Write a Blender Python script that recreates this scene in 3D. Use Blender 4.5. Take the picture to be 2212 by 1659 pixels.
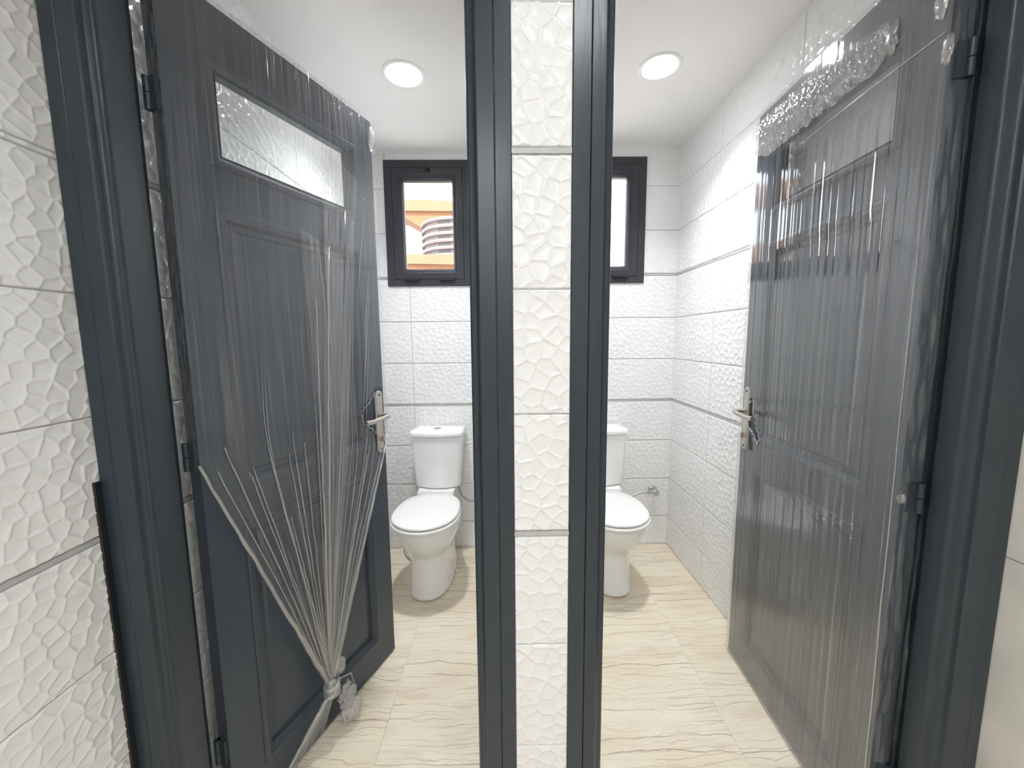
import bpy, bmesh, math, random
import numpy as np
from mathutils import Matrix, Vector

C = bpy.context.scene.collection
scene = bpy.context.scene
for o in list(bpy.data.objects):
    bpy.data.objects.remove(o)

# ------------------------------------------------------------------ camera
cam_d = bpy.data.cameras.new('camera')
cam = bpy.data.objects.new('camera', cam_d)
C.objects.link(cam)
scene.camera = cam
cam_d.sensor_width = 36.0
cam_d.lens = 842.535 / 2212 * 36.0
cam_d.clip_start = 0.02
cam_d.clip_end = 200
vd = (1090 - 1106, 732 - 829.5)
vn = (1168 - 1106, 8100 - 829.5)
fpx = 842.535
Yc = Vector((vd[0], vd[1], fpx)).normalized()
Zc = -Vector((vn[0], vn[1], fpx)).normalized()
Xc = Yc.cross(Zc)
right = Vector((Xc[0], Yc[0], Zc[0]))
down = Vector((Xc[1], Yc[1], Zc[1]))
fwd = Vector((Xc[2], Yc[2], Zc[2]))
M = Matrix((right, -down, -fwd)).transposed().to_4x4()
M.translation = Vector((0, 0, 1.32))
cam.matrix_world = M

# ------------------------------------------------------------------ world, sun, exposure
world = bpy.data.worlds.new('world')
scene.world = world
world.use_nodes = True
wn = world.node_tree
wn.nodes['Background'].inputs[0].default_value = (0.86, 0.93, 1.0, 1)
wn.nodes['Background'].inputs[1].default_value = 2.5
sun_d = bpy.data.lights.new('sun', 'SUN')
sun_d.energy = 4.2
sun_d.angle = 0.01
sun_d.color = (1.0, 0.93, 0.84)
sun = bpy.data.objects.new('sun', sun_d)
sun.rotation_euler = Vector((-0.45, 0.8, -0.95)).to_track_quat('-Z', 'Y').to_euler()
C.objects.link(sun)
LAMP_W = 3.3          # power of the cubicle downlights
LAMP_NEAR_W = 1.6     # corridor downlight overhead
FILL_REAR_W = 7.8     # added fill light behind the viewer, unseen, brightens pillar and cubicles
scene.view_settings.view_transform = 'Standard'
scene.view_settings.look = 'None'
scene.view_settings.gamma = 1.0
scene.view_settings.use_curve_mapping = False
scene.view_settings.exposure = 1.20
scene.cycles.transparent_max_bounces = 32
scene.cycles.max_bounces = 12
scene.cycles.diffuse_bounces = 6

# ------------------------------------------------------------------ materials
def mat(name):
    m = bpy.data.materials.new(name)
    m.use_nodes = True
    nt = m.node_tree
    b = nt.nodes['Principled BSDF']
    return m, nt, b

def N(nt, kind, **kw):
    n = nt.nodes.new(kind)
    for k, v in kw.items():
        if k in n.inputs:
            n.inputs[k].default_value = v
        else:
            setattr(n, k, v)
    return n

def ramp(nt, pts):
    r = nt.nodes.new('ShaderNodeValToRGB')
    e = r.color_ramp.elements
    while len(e) > 1:
        e.remove(e[-1])
    e[0].position = pts[0][0]
    e[0].color = pts[0][1]
    for p, c in pts[1:]:
        x = e.new(p)
        x.color = c
    return r

def g(v):
    return (v, v, v, 1)

def coords(nt, scale=(1, 1, 1), kind='Object'):
    tc = nt.nodes.new('ShaderNodeTexCoord')
    mp = nt.nodes.new('ShaderNodeMapping')
    mp.inputs['Scale'].default_value = scale
    nt.links.new(tc.outputs[kind], mp.inputs[0])
    return mp

def simple(name, col, rough=0.5, metal=0.0, bump=0.0, bscale=40, var=0.0, coat=0.0, stretch=(1, 1, 1)):
    m, nt, b = mat(name)
    b.inputs['Base Color'].default_value = (*col, 1)
    b.inputs['Roughness'].default_value = rough
    b.inputs['Metallic'].default_value = metal
    b.inputs['Coat Weight'].default_value = coat
    mp = coords(nt, stretch)
    nz = N(nt, 'ShaderNodeTexNoise', Scale=bscale, Detail=4.0)
    nt.links.new(mp.outputs[0], nz.inputs['Vector'])
    if var > 0:
        r = ramp(nt, [(0.3, (*[c * (1 - var) for c in col], 1)), (0.7, (*[min(1, c * (1 + var)) for c in col], 1))])
        nt.links.new(nz.outputs[0], r.inputs[0])
        nt.links.new(r.outputs[0], b.inputs['Base Color'])
    if bump > 0:
        bp = N(nt, 'ShaderNodeBump', Strength=1.0, Distance=bump)
        nt.links.new(nz.outputs[0], bp.inputs['Height'])
        nt.links.new(bp.outputs[0], b.inputs['Normal'])
    return m

m_tile = simple('white_glazed_tile', (0.87, 0.87, 0.87), 0.10, var=0.015, bscale=14)
m_tile_plain = simple('stone_look_tile', (0.78, 0.75, 0.69), 0.35, var=0.10, bscale=9, bump=0.0004)
m_grout = simple('grey_grout', (0.58, 0.58, 0.56), 0.9, var=0.1)
m_strip = simple('grey_trim_strip', (0.50, 0.50, 0.49), 0.3, var=0.06, bscale=30)
m_plaster = simple('white_ceiling_paint', (0.90, 0.885, 0.865), 0.85, bump=0.0003, bscale=90)
m_wallpaint = simple('corridor_wall_paint', (0.86, 0.86, 0.85), 0.8, bump=0.0003, bscale=80)
m_paint = simple('slate_gloss_paint', (0.028, 0.040, 0.053), 0.32, bump=0.0005, bscale=26, var=0.08, stretch=(3, 3, 0.35))
m_leaf = simple('slate_satin_paint', (0.044, 0.057, 0.077), 0.36, bump=0.00025, bscale=60, var=0.05, stretch=(1, 1, 0.6))
m_black = simple('near_black', (0.012, 0.013, 0.015), 0.5)  # near black for screws, the button split and the edge strip
m_alu = simple('charcoal_powder_coat', (0.034, 0.034, 0.045), 0.42, bump=0.0002, bscale=160)
m_gasket = simple('black_rubber', (0.01, 0.01, 0.01), 0.6)
m_ceramic = simple('white_vitreous_china', (0.89, 0.89, 0.885), 0.08, coat=0.3)
m_seat = simple('white_seat_plastic', (0.88, 0.88, 0.86), 0.16)
m_chrome = simple('chrome', (0.62, 0.63, 0.65), 0.12, metal=1.0)
m_nickel = simple('satin_nickel', (0.56, 0.52, 0.47), 0.30, metal=1.0, bump=0.0001, bscale=150)
m_braid = simple('braided_hose', (0.45, 0.45, 0.45), 0.35, metal=0.8, bump=0.0006, bscale=500)
m_white_plastic = simple('white_lamp_ring', (0.85, 0.85, 0.83), 0.4)

def emission(name, col, st):
    m = bpy.data.materials.new(name)
    m.use_nodes = True
    nt = m.node_tree
    nt.nodes.clear()
    e = N(nt, 'ShaderNodeEmission', Strength=st)
    e.inputs[0].default_value = (*col, 1)
    o = nt.nodes.new('ShaderNodeOutputMaterial')
    nt.links.new(e.outputs[0], o.inputs[0])
    return m
m_lamp = emission('lit_diffuser', (0.97, 0.985, 1.0), 14.0)

def floor_mat():
    m, nt, b = mat('veined_cream_marble')
    tc = nt.nodes.new('ShaderNodeTexCoord')
    oi = nt.nodes.new('ShaderNodeObjectInfo')
    off = N(nt, 'ShaderNodeVectorMath', operation='SCALE')
    comb = nt.nodes.new('ShaderNodeCombineXYZ')
    ml = N(nt, 'ShaderNodeMath', operation='MULTIPLY')
    ml.inputs[1].default_value = 37.0
    nt.links.new(oi.outputs['Random'], ml.inputs[0])
    for i in range(3):
        nt.links.new(ml.outputs[0], comb.inputs[i])
    add = N(nt, 'ShaderNodeVectorMath', operation='ADD')
    nt.links.new(tc.outputs['Object'], add.inputs[0])
    nt.links.new(comb.outputs[0], add.inputs[1])

    def noise(scale, sc, detail=4.0, dist=0.0):
        mp = nt.nodes.new('ShaderNodeMapping')
        mp.inputs['Scale'].default_value = sc
        nt.links.new(add.outputs[0], mp.inputs[0])
        n = N(nt, 'ShaderNodeTexNoise', Scale=scale, Detail=detail, Distortion=dist)
        nt.links.new(mp.outputs[0], n.inputs['Vector'])
        return n
    base = noise(5, (0.5, 1.6, 1), 5)
    r0 = ramp(nt, [(0.3, (0.79, 0.69, 0.53, 1)), (0.52, (0.86, 0.775, 0.62, 1)), (0.75, (0.90, 0.84, 0.71, 1))])
    nt.links.new(base.outputs[0], r0.inputs[0])
    cur = r0.outputs[0]

    def veins(yscale, warp_s, amt, width, col, strength, seed):
        # thin wavy lines: isolines of y + noise
        nonlocal cur
        w = noise(warp_s, (0.9, 1.3, 1), 6, 0.3)
        mp = nt.nodes.new('ShaderNodeSeparateXYZ')
        nt.links.new(add.outputs[0], mp.inputs[0])
        a = N(nt, 'ShaderNodeMath', operation='MULTIPLY')
        a.inputs[1].default_value = yscale
        nt.links.new(mp.outputs[1], a.inputs[0])
        bb = N(nt, 'ShaderNodeMath', operation='MULTIPLY_ADD')
        bb.inputs[1].default_value = amt
        nt.links.new(w.outputs[0], bb.inputs[0])
        nt.links.new(a.outputs[0], bb.inputs[2])
        fr = N(nt, 'ShaderNodeMath', operation='PINGPONG')
        fr.inputs[1].default_value = 0.5
        nt.links.new(bb.outputs[0], fr.inputs[0])
        r = ramp(nt, [(0.0, g(1.0)), (width, g(0.35)), (width * 2.2, g(0.0))])
        nt.links.new(fr.outputs[0], r.inputs[0])
        k = noise(seed, (0.7, 2.2, 1), 3)
        r2 = ramp(nt, [(0.42, g(0.0)), (0.62, g(1.0))])
        nt.links.new(k.outputs[0], r2.inputs[0])
        mu = N(nt, 'ShaderNodeMath', operation='MULTIPLY')
        nt.links.new(r.outputs[0], mu.inputs[0])
        nt.links.new(r2.outputs[0], mu.inputs[1])
        mu2 = N(nt, 'ShaderNodeMath', operation='MULTIPLY')
        mu2.inputs[1].default_value = strength
        nt.links.new(mu.outputs[0], mu2.inputs[0])
        mx = N(nt, 'ShaderNodeMix', data_type='RGBA')
        nt.links.new(mu2.outputs[0], mx.inputs[0])
        nt.links.new(cur, mx.inputs[6])
        mx.inputs[7].default_value = col
        cur = mx.outputs[2]
    veins(19.0, 2.6, 2.6, 0.032, (0.20, 0.125, 0.065, 1), 0.75, 4.0)
    veins(41.0, 5.0, 4.0, 0.045, (0.33, 0.235, 0.14, 1), 0.60, 6.0)
    veins(95.0, 8.0, 7.0, 0.10, (0.46, 0.37, 0.25, 1), 0.40, 9.0)
    # soft clay coloured blotches
    bl = noise(7, (0.6, 1.8, 1), 6)
    rb = ramp(nt, [(0.56, g(0.0)), (0.75, g(0.5))])
    nt.links.new(bl.outputs[0], rb.inputs[0])
    mx = N(nt, 'ShaderNodeMix', data_type='RGBA')
    nt.links.new(rb.outputs[0], mx.inputs[0])
    nt.links.new(cur, mx.inputs[6])
    mx.inputs[7].default_value = (0.60, 0.47, 0.34, 1)
    nt.links.new(mx.outputs[2], b.inputs['Base Color'])
    b.inputs['Roughness'].default_value = 0.33
    return m
m_floor = floor_mat()

def schlick(nt, r0, r90, power=5.0):
    lw = N(nt, 'ShaderNodeLayerWeight', Blend=0.5)
    pw = N(nt, 'ShaderNodeMath', operation='POWER')
    pw.inputs[1].default_value = power
    nt.links.new(lw.outputs['Facing'], pw.inputs[0])
    mr = nt.nodes.new('ShaderNodeMapRange')
    mr.inputs['To Min'].default_value = r0
    mr.inputs['To Max'].default_value = r90
    nt.links.new(pw.outputs[0], mr.inputs['Value'])
    return mr

def glass_mat(name, tint=(0.97, 0.985, 0.98), rough=0.02, fres=1.45):
    m = bpy.data.materials.new(name)
    m.use_nodes = True
    nt = m.node_tree
    nt.nodes.clear()
    t = nt.nodes.new('ShaderNodeBsdfTransparent')
    t.inputs[0].default_value = (*tint, 1)
    gl = N(nt, 'ShaderNodeBsdfGlossy', Roughness=rough)
    f = schlick(nt, 0.04, 0.9)
    mx = nt.nodes.new('ShaderNodeMixShader')
    o = nt.nodes.new('ShaderNodeOutputMaterial')
    nt.links.new(f.outputs[0], mx.inputs[0])
    nt.links.new(t.outputs[0], mx.inputs[1])
    nt.links.new(gl.outputs[0], mx.inputs[2])
    nt.links.new(mx.outputs[0], o.inputs[0])
    return m
m_glass = glass_mat('clear_glass')

def film_mat(name, haze_lo, haze_hi, streak=260.0, gloss=0.10, rough=0.12, gmax=0.75):
    """thin cling film: see-through, with a milky haze where it is creased and a soft gloss.
    UV.x runs across the pleats, the 'density' attribute is how gathered the film is."""
    m = bpy.data.materials.new(name)
    m.use_nodes = True
    nt = m.node_tree
    nt.nodes.clear()
    L = nt.links.new
    uv = nt.nodes.new('ShaderNodeTexCoord')
    mp = nt.nodes.new('ShaderNodeMapping')
    mp.inputs['Scale'].default_value = (streak, 2.2, 1)
    L(uv.outputs['UV'], mp.inputs[0])
    n1 = N(nt, 'ShaderNodeTexNoise', Scale=1.0, Detail=3.0)
    L(mp.outputs[0], n1.inputs['Vector'])
    r = ramp(nt, [(0.42, g(0.0)), (0.60, g(0.35)), (0.74, g(1.0))])
    L(n1.outputs[0], r.inputs[0])
    mp2 = nt.nodes.new('ShaderNodeMapping')
    mp2.inputs['Scale'].default_value = (streak * 0.12, 3.0, 1)
    L(uv.outputs['UV'], mp2.inputs[0])
    n2 = N(nt, 'ShaderNodeTexNoise', Scale=1.0, Detail=3.0)
    L(mp2.outputs[0], n2.inputs['Vector'])
    r2 = ramp(nt, [(0.35, g(0.25)), (0.7, g(1.0))])
    L(n2.outputs[0], r2.inputs[0])
    mu = N(nt, 'ShaderNodeMath', operation='MULTIPLY')
    L(r.outputs[0], mu.inputs[0])
    L(r2.outputs[0], mu.inputs[1])
    hz = nt.nodes.new('ShaderNodeMapRange')
    hz.inputs['To Min'].default_value = haze_lo
    hz.inputs['To Max'].default_value = haze_hi
    L(mu.outputs[0], hz.inputs['Value'])
    at = N(nt, 'ShaderNodeAttribute', attribute_name='density')
    ad = N(nt, 'ShaderNodeMath', operation='MULTIPLY_ADD')
    ad.use_clamp = True
    at2 = N(nt, 'ShaderNodeMath', operation='MULTIPLY')
    at2.inputs[1].default_value = 1.0
    L(at.outputs['Fac'], at2.inputs[0])
    L(hz.outputs[0], ad.inputs[0])
    ad.inputs[1].default_value = 1.0
    L(at2.outputs[0], ad.inputs[2])
    t = nt.nodes.new('ShaderNodeBsdfTransparent')
    t.inputs[0].default_value = (0.985, 0.985, 0.985, 1)
    d = nt.nodes.new('ShaderNodeBsdfDiffuse')
    d.inputs[0].default_value = (0.93, 0.93, 0.93, 1)
    tl = nt.nodes.new('ShaderNodeBsdfTranslucent')
    tl.inputs[0].default_value = (0.93, 0.93, 0.93, 1)
    md = nt.nodes.new('ShaderNodeMixShader')
    md.inputs[0].default_value = 0.35
    L(d.outputs[0], md.inputs[1])
    L(tl.outputs[0], md.inputs[2])
    m1 = nt.nodes.new('ShaderNodeMixShader')
    L(ad.outputs[0], m1.inputs[0])
    L(t.outputs[0], m1.inputs[1])
    L(md.outputs[0], m1.inputs[2])
    gl = N(nt, 'ShaderNodeBsdfGlossy', Roughness=rough)
    mr = schlick(nt, gloss, gmax, 3.5)
    m2 = nt.nodes.new('ShaderNodeMixShader')
    L(mr.outputs[0], m2.inputs[0])
    L(m1.outputs[0], m2.inputs[1])
    L(gl.outputs[0], m2.inputs[2])
    o = nt.nodes.new('ShaderNodeOutputMaterial')
    L(m2.outputs[0], o.inputs[0])
    return m
m_film = film_mat('cling_film_loose', 0.02, 0.36, 90.0, 0.08, 0.12, 0.75)
m_film_taut = film_mat('cling_film_taut', 0.02, 0.40, 300.0, 0.13, 0.07, 0.9)
m_film_crumple = film_mat('cling_film_crumpled', 0.12, 0.55, 60.0, 0.20, 0.10, 0.7)

# ------------------------------------------------------------------ helpers
def mesh_obj(name, verts, faces, m, parent=None, smooth=False, uvs=None, dens=None):
    me = bpy.data.meshes.new(name)
    me.from_pydata([tuple(v) for v in verts], [], [tuple(f) for f in faces])
    me.update()
    if smooth:
        me.polygons.foreach_set('use_smooth', [True] * len(me.polygons))
    if uvs is not None:
        ul = me.uv_layers.new(name='UVMap')
        li = np.empty(len(me.loops), dtype=np.int32)
        me.loops.foreach_get('vertex_index', li)
        ul.data.foreach_set('uv', np.asarray(uvs, dtype=np.float32)[li].ravel())
    if dens is not None:
        a = me.attributes.new('density', 'FLOAT', 'POINT')
        a.data.foreach_set('value', np.asarray(dens, dtype=np.float32))
    me.materials.append(m)
    o = bpy.data.objects.new(name, me)
    C.objects.link(o)
    if parent:
        o.parent = parent
    return o

def bm_obj(name, bm, m, parent=None, smooth=False, bevel=0.0):
    if bevel > 0:
        bmesh.ops.bevel(bm, geom=[e for e in bm.edges if len(e.link_faces) == 2 and e.calc_face_angle(0) > 0.5], offset=bevel, segments=2, profile=0.5, affect='EDGES')
    bmesh.ops.recalc_face_normals(bm, faces=bm.faces)
    me = bpy.data.meshes.new(name)
    bm.to_mesh(me)
    bm.free()
    if smooth:
        me.polygons.foreach_set('use_smooth', [True] * len(me.polygons))
    me.materials.append(m)
    o = bpy.data.objects.new(name, me)
    C.objects.link(o)
    if parent:
        o.parent = parent
    return o

def smooth_by_angle(o, ang=0.7):
    me = o.data
    me.polygons.foreach_set('use_smooth', [True] * len(me.polygons))
    bm = bmesh.new()
    bm.from_mesh(me)
    for e in bm.edges:
        e.smooth = not (len(e.link_faces) == 2 and e.calc_face_angle(0) > ang)
    bm.to_mesh(me)
    bm.free()
    return o

def add_box(bm, a, b):
    vs = []
    for x in (a[0], b[0]):
        for y in (a[1], b[1]):
            for z in (a[2], b[2]):
                vs.append(bm.verts.new((x, y, z)))
    for f in ((0, 1, 3, 2), (4, 6, 7, 5), (0, 4, 5, 1), (2, 3, 7, 6), (0, 2, 6, 4), (1, 5, 7, 3)):
        bm.faces.new([vs[i] for i in f])

def add_loft(bm, loops, cap0=True, cap1=True, closed=True):
    rings = [[bm.verts.new(p) for p in lp] for lp in loops]
    n = len(rings[0])
    for a, b in zip(rings[:-1], rings[1:]):
        for i in range(n if closed else n - 1):
            j = (i + 1) % n
            bm.faces.new((a[i], a[j], b[j], b[i]))
    if cap0:
        bm.faces.new(rings[0][::-1])
    if cap1:
        bm.faces.new(rings[-1])
    return rings

def add_tube(bm, pts, r, n=12, cap=True, radii=None):
    pts = [Vector(p) for p in pts]
    up = None
    loops = []
    for i, p in enumerate(pts):
        t = (pts[min(i + 1, len(pts) - 1)] - pts[max(i - 1, 0)]).normalized()
        if up is None:
            up = t.orthogonal().normalized()
        else:
            up = (up - t * up.dot(t)).normalized()
        s = t.cross(up)
        rr = radii[i] if radii else r
        loops.append([p + (up * math.cos(2 * math.pi * k / n) + s * math.sin(2 * math.pi * k / n)) * rr for k in range(n)])
    add_loft(bm, loops, cap, cap)

def bez(pts, n=8):
    """Catmull-Rom through the points"""
    P = [Vector(p) for p in pts]
    P = [P[0] * 2 - P[1]] + P + [P[-1] * 2 - P[-2]]
    out = []
    for i in range(1, len(P) - 2):
        for k in range(n):
            t = k / n
            out.append(0.5 * ((2 * P[i]) + (P[i + 1] - P[i - 1]) * t + (2 * P[i - 1] - 5 * P[i] + 4 * P[i + 1] - P[i + 2]) * t * t + (3 * P[i] - P[i - 1] - 3 * P[i + 1] + P[i + 2]) * t ** 3))
    out.append(P[-2])
    return out

def add_disc_lathe(bm, prof, n=32, mtx=Matrix()):
    loops = [[mtx @ Vector((r * math.cos(2 * math.pi * k / n), r * math.sin(2 * math.pi * k / n), z)) for k in range(n)] for r, z in prof]
    add_loft(bm, loops)

def add_ring(bm, s0, s1, z0, z1, prof, T, close_last=False):
    """mitred rectangular moulding: prof = [(inset, out), ...]; T maps (s, out, z)"""
    loops = []
    for ins, out in prof:
        loops.append([T(s0 + ins, out, z0 + ins), T(s1 - ins, out, z0 + ins), T(s1 - ins, out, z1 - ins), T(s0 + ins, out, z1 - ins)])
    rings = add_loft(bm, loops, False, False)
    if close_last:
        bm.faces.new(rings[-1])

def empty(name, loc=(0, 0, 0), rz=0.0):
    o = bpy.data.objects.new(name, None)
    o.location = loc
    o.rotation_euler = (0, 0, rz)
    o.empty_display_size = 0.1
    C.objects.link(o)
    return o

def tag(o, label=None, cat=None, group=None, kind=None):
    if label: o['label'] = label
    if cat: o['category'] = cat
    if group: o['group'] = group
    if kind: o['kind'] = kind
    return o

def copy_tree(o, parent=None):
    c = o.copy()
    C.objects.link(c)
    c.parent = parent
    for ch in list(o.children):
        copy_tree(ch, c)
    return c

# ------------------------------------------------------------------ embossed tiles
TL, TH = 0.50, 0.25
PAT = []
for k in range(3):
    rs = np.random.RandomState(11 + k)
    pts = []
    tries = 0
    while tries < 6000:
        tries += 1
        p = rs.rand(2) * [TL + 0.12, TH + 0.12] - 0.06
        dmin = 0.020 + 0.020 * rs.rand()
        if all(((p[0] - q[0]) / 1.1) ** 2 + (p[1] - q[1]) ** 2 > dmin ** 2 for q in pts):
            pts.append(p)
    pts = np.array(pts)
    PAT.append((pts, rs.randn(len(pts), 2) * 0.026))

def relief(k, U, V, w, amp):
    seeds, tilt = PAT[k]
    P = np.stack([U.ravel(), V.ravel()], 1)
    out = np.empty(len(P))
    for s in range(0, len(P), 4000):
        Q = P[s:s + 4000]
        df = Q[:, None, :] - seeds[None]
        d2 = (df ** 2).sum(2)
        idx = np.argpartition(d2, 4, axis=1)[:, :5]
        dd = np.take_along_axis(d2, idx, 1)
        o = np.argsort(dd, axis=1)
        idx = np.take_along_axis(idx, o, 1)
        a = seeds[idx[:, 0]]
        ed = np.full(len(Q), 9.0)
        for j in range(1, 5):
            b = seeds[idx[:, j]]
            nrm = b - a
            L = np.linalg.norm(nrm, axis=1)
            e = (((a + b) / 2 - Q) * nrm).sum(1) / L
            ed = np.minimum(ed, e)
        # facet tilt, blended over a short distance across cell edges
        W = np.exp(-(np.take_along_axis(d2, idx, 1) - dd.min(1)[:, None]) / (w * 0.03))
        T = np.stack([((Q - seeds[idx[:, j]]) * tilt[idx[:, j]]).sum(1) for j in range(5)], 1)
        h = (W * T).sum(1) / W.sum(1)
        ridge = np.exp(-(ed / w) ** 1.3)
        out[s:s + 4000] = amp * (ridge - 0.35 * np.clip(ed / 0.018, 0, 1)) + h
    return out.reshape(U.shape)

_tcache = {}
def tile_mesh(w, h, k, ou, ov, step, amp, holes=()):
    key = (round(w, 4), round(h, 4), k, round(ou, 3), round(ov, 3), step, amp, tuple(holes))
    if key in _tcache:
        return _tcache[key]
    gx = list(np.linspace(0.0015, w - 0.0015, max(3, int(w / step))))
    gy = list(np.linspace(0.0015, h - 0.0015, max(3, int(h / step))))
    for (a, b, c, d) in holes:
        gx += [v for v in (a, b) if 0 < v < w]
        gy += [v for v in (c, d) if 0 < v < h]
    xs = np.array([0.0] + sorted(gx) + [w])
    ys = np.array([0.0] + sorted(gy) + [h])
    X, Y = np.meshgrid(xs, ys, indexing='ij')
    Z = relief(k, np.clip(X + ou, 0, TL), np.clip(Y + ov, 0, TH), max(0.0026, step * 0.75), amp)
    Z[0, :] = Z[-1, :] = -0.004
    Z[:, 0] = Z[:, -1] = -0.004
    nx, ny = X.shape
    V = np.stack([X - w / 2, Y - h / 2, Z], 2).reshape(-1, 3)
    I = np.arange(nx * ny).reshape(nx, ny)
    F = np.stack([I[:-1, :-1], I[1:, :-1], I[1:, 1:], I[:-1, 1:]], 2)
    if holes:
        mx = (xs[:-1] + xs[1:]) / 2
        my = (ys[:-1] + ys[1:]) / 2
        keep = np.ones((nx - 1, ny - 1), bool)
        for (a, b, c, d) in holes:
            keep &= ~(((mx > a) & (mx < b))[:, None] & ((my > c) & (my < d))[None])
        F = F[keep]
    F = F.reshape(-1, 4)
    me = bpy.data.meshes.new('tile')
    me.from_pydata(V.tolist(), [], F.tolist())
    me.polygons.foreach_set('use_smooth', [True] * len(me.polygons))
    me.materials.append(m_tile)
    _tcache[key] = me
    return me

def sub_cells(u0, u1, v0, v1, holes):
    us = sorted({u0, u1, *[x for hh in holes for x in hh[:2] if u0 < x < u1]})
    vs = sorted({v0, v1, *[x for hh in holes for x in hh[2:] if v0 < x < v1]})
    for a, b in zip(us[:-1], us[1:]):
        for c, d in zip(vs[:-1], vs[1:]):
            mu, mv = (a + b) / 2, (c + d) / 2
            if not any(hh[0] < mu < hh[1] and hh[2] < mv < hh[3] for hh in holes):
                yield a, b, c, d

trng = random.Random(5)
GAP = 0.0022
def tiled_wall(name, label, O, udir, n, u0, u1, v0, v1, rows, cols, strips=(), holes=(), thick=0.1, step=0.005, amp=0.0024, top_cols=None):
    """O + u*udir + z; n = normal towards the room. rows/cols = joint positions, strips = (z, height)"""
    udir = Vector(udir)
    n = Vector(n)
    O = Vector(O)
    B = Matrix((udir, Vector((0, 0, 1)), n)).transposed().to_4x4()
    B.translation = O
    bm = bmesh.new()
    for a, b, c, d in sub_cells(u0, u1, v0, v1, holes):
        add_box(bm, (a, c, -thick), (b, d, -0.0035))
    bmesh.ops.remove_doubles(bm, verts=bm.verts, dist=1e-5)
    root = bm_obj(name, bm, m_grout)
    root.matrix_world = B
    tag(root, label, 'wall', None, 'structure')
    flipped = udir.cross(Vector((0, 0, 1))).dot(n) < 0
    edges = sorted([v0] + [r for r in rows if v0 < r < v1] + [v1])
    sp = {round(z, 4): h for z, h in strips}
    for ri, (c, d) in enumerate(zip(edges[:-1], edges[1:])):
        if d - c < 0.006:
            continue
        is_strip = any(abs(c - z) < 1e-3 and abs(d - z - h) < 2e-3 for z, h in strips)
        cc = cols
        if top_cols is not None and ri == len(edges) - 2:
            cc = top_cols
        ue = sorted([u0] + [x for x in cc if u0 < x < u1] + [u1])
        for a, b in zip(ue[:-1], ue[1:]):
            if b - a < 0.006:
                continue
            if any(hh[0] <= a and hh[1] >= b and hh[2] <= c and hh[3] >= d for hh in holes):
                continue
            if is_strip:
                bmm = bmesh.new()
                for (p, q, r_, s_) in sub_cells(a + 0.001, b - 0.001, c + 0.0012, d - 0.0012, holes):
                    add_box(bmm, (p, r_, -0.0036), (q, s_, 0.0005))
                t = bm_obj('trim_strip', bmm, m_strip, root)
                continue
            w, h = b - a - GAP, d - c - GAP
            k = trng.randrange(3)
            ou = 0.0 if abs(w + GAP - TL) < 0.02 else round(trng.random() * max(0, TL - w), 2)
            ov = 0.0 if d >= v1 or h > 0.23 else TH - h
            lh = []
            for hh in holes:
                if hh[1] > a and hh[0] < b and hh[3] > c and hh[2] < d:
                    lh.append((round(hh[0] - a, 4), round(hh[1] - a, 4), round(hh[2] - c, 4), round(hh[3] - c, 4)))
            me = tile_mesh(w, h, k, ou, ov, step, amp, lh)
            t = bpy.data.objects.new('tile', me)
            C.objects.link(t)
            t.parent = root
            t.location = ((a + b) / 2, (c + d) / 2, trng.uniform(-0.0004, 0.0004))
            if not lh and trng.random() < 0.5:
                t.rotation_euler = (0, 0, math.pi)
    return root

def rows_from(z0, pitch=0.248, strip=0.012):
    rows = [z0 - pitch * k for k in range(0, 5)]
    z = z0 + strip
    rows += [z + pitch * k for k in range(0, 4)]
    z2 = z + 3 * pitch
    rows += [z2 + strip + pitch * k for k in range(0, 4)]
    return sorted(set(round(r, 4) for r in rows)), ((z0, strip), (round(z2, 4), strip))

# ------------------------------------------------------------------ room shell
D = 2.364
ZL, ZR, ZC = 2.37, 2.415, 2.42
# windows: (x0, x1, z0, z1)
W1 = (-0.680, -0.188, 1.632, 2.333)
W2 = (0.337, 0.829, 1.643, 2.350)
def whole(W, i=0.03):
    return (W[0] + i, W[1] - i, W[2] + i, W[3] - i)

rL, sL = rows_from(0.916)
rR, sR = rows_from(0.931)
rP, sP = rows_from(0.908)
tiled_wall('wall_back_left', 'white embossed tile wall with a window above the left toilet', (0, D, 0), (1, 0, 0), (0, -1, 0),
           -0.81, 0.07, 0.0, ZL + 0.01, rL, [-0.557, -0.057], sL, [whole(W1)], thick=0.14, top_cols=[-0.676, -0.176])
tiled_wall('wall_back_right', 'white embossed tile wall with a window above the right toilet', (0, D, 0), (1, 0, 0), (0, -1, 0),
           0.08, 1.04, 0.0, ZR + 0.01, rR, [0.18, 0.50], sR, [whole(W2)], thick=0.14)
tiled_wall('wall_right', 'white embossed tile side wall behind the right door', (1.03, 0, 0), (0, 1, 0), (-1, 0, 0),
           0.80, D + 0.02, 0.0, ZR + 0.01, rR, [0.93, 1.43, 1.93], sR, thick=0.10, step=0.0045)
tiled_wall('wall_left', 'white embossed tile side wall behind the left door', (-0.81, 0, 0), (0, 1, 0), (1, 0, 0),
           0.80, D + 0.02, 0.0, ZL + 0.01, rL, [1.14, 1.64, 2.14], sL, thick=0.10, step=0.0045)
tiled_wall('wall_corridor_left', 'white embossed tile wall of the corridor beside the left door frame', (-0.844, 0, 0), (0, 1, 0), (1, 0, 0),
           -1.30, 0.84, 0.0, ZC, rP, [-1.0, -0.5, 0.0, 0.5], sP[:1], thick=0.10, step=0.0022, amp=0.0018)
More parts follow.
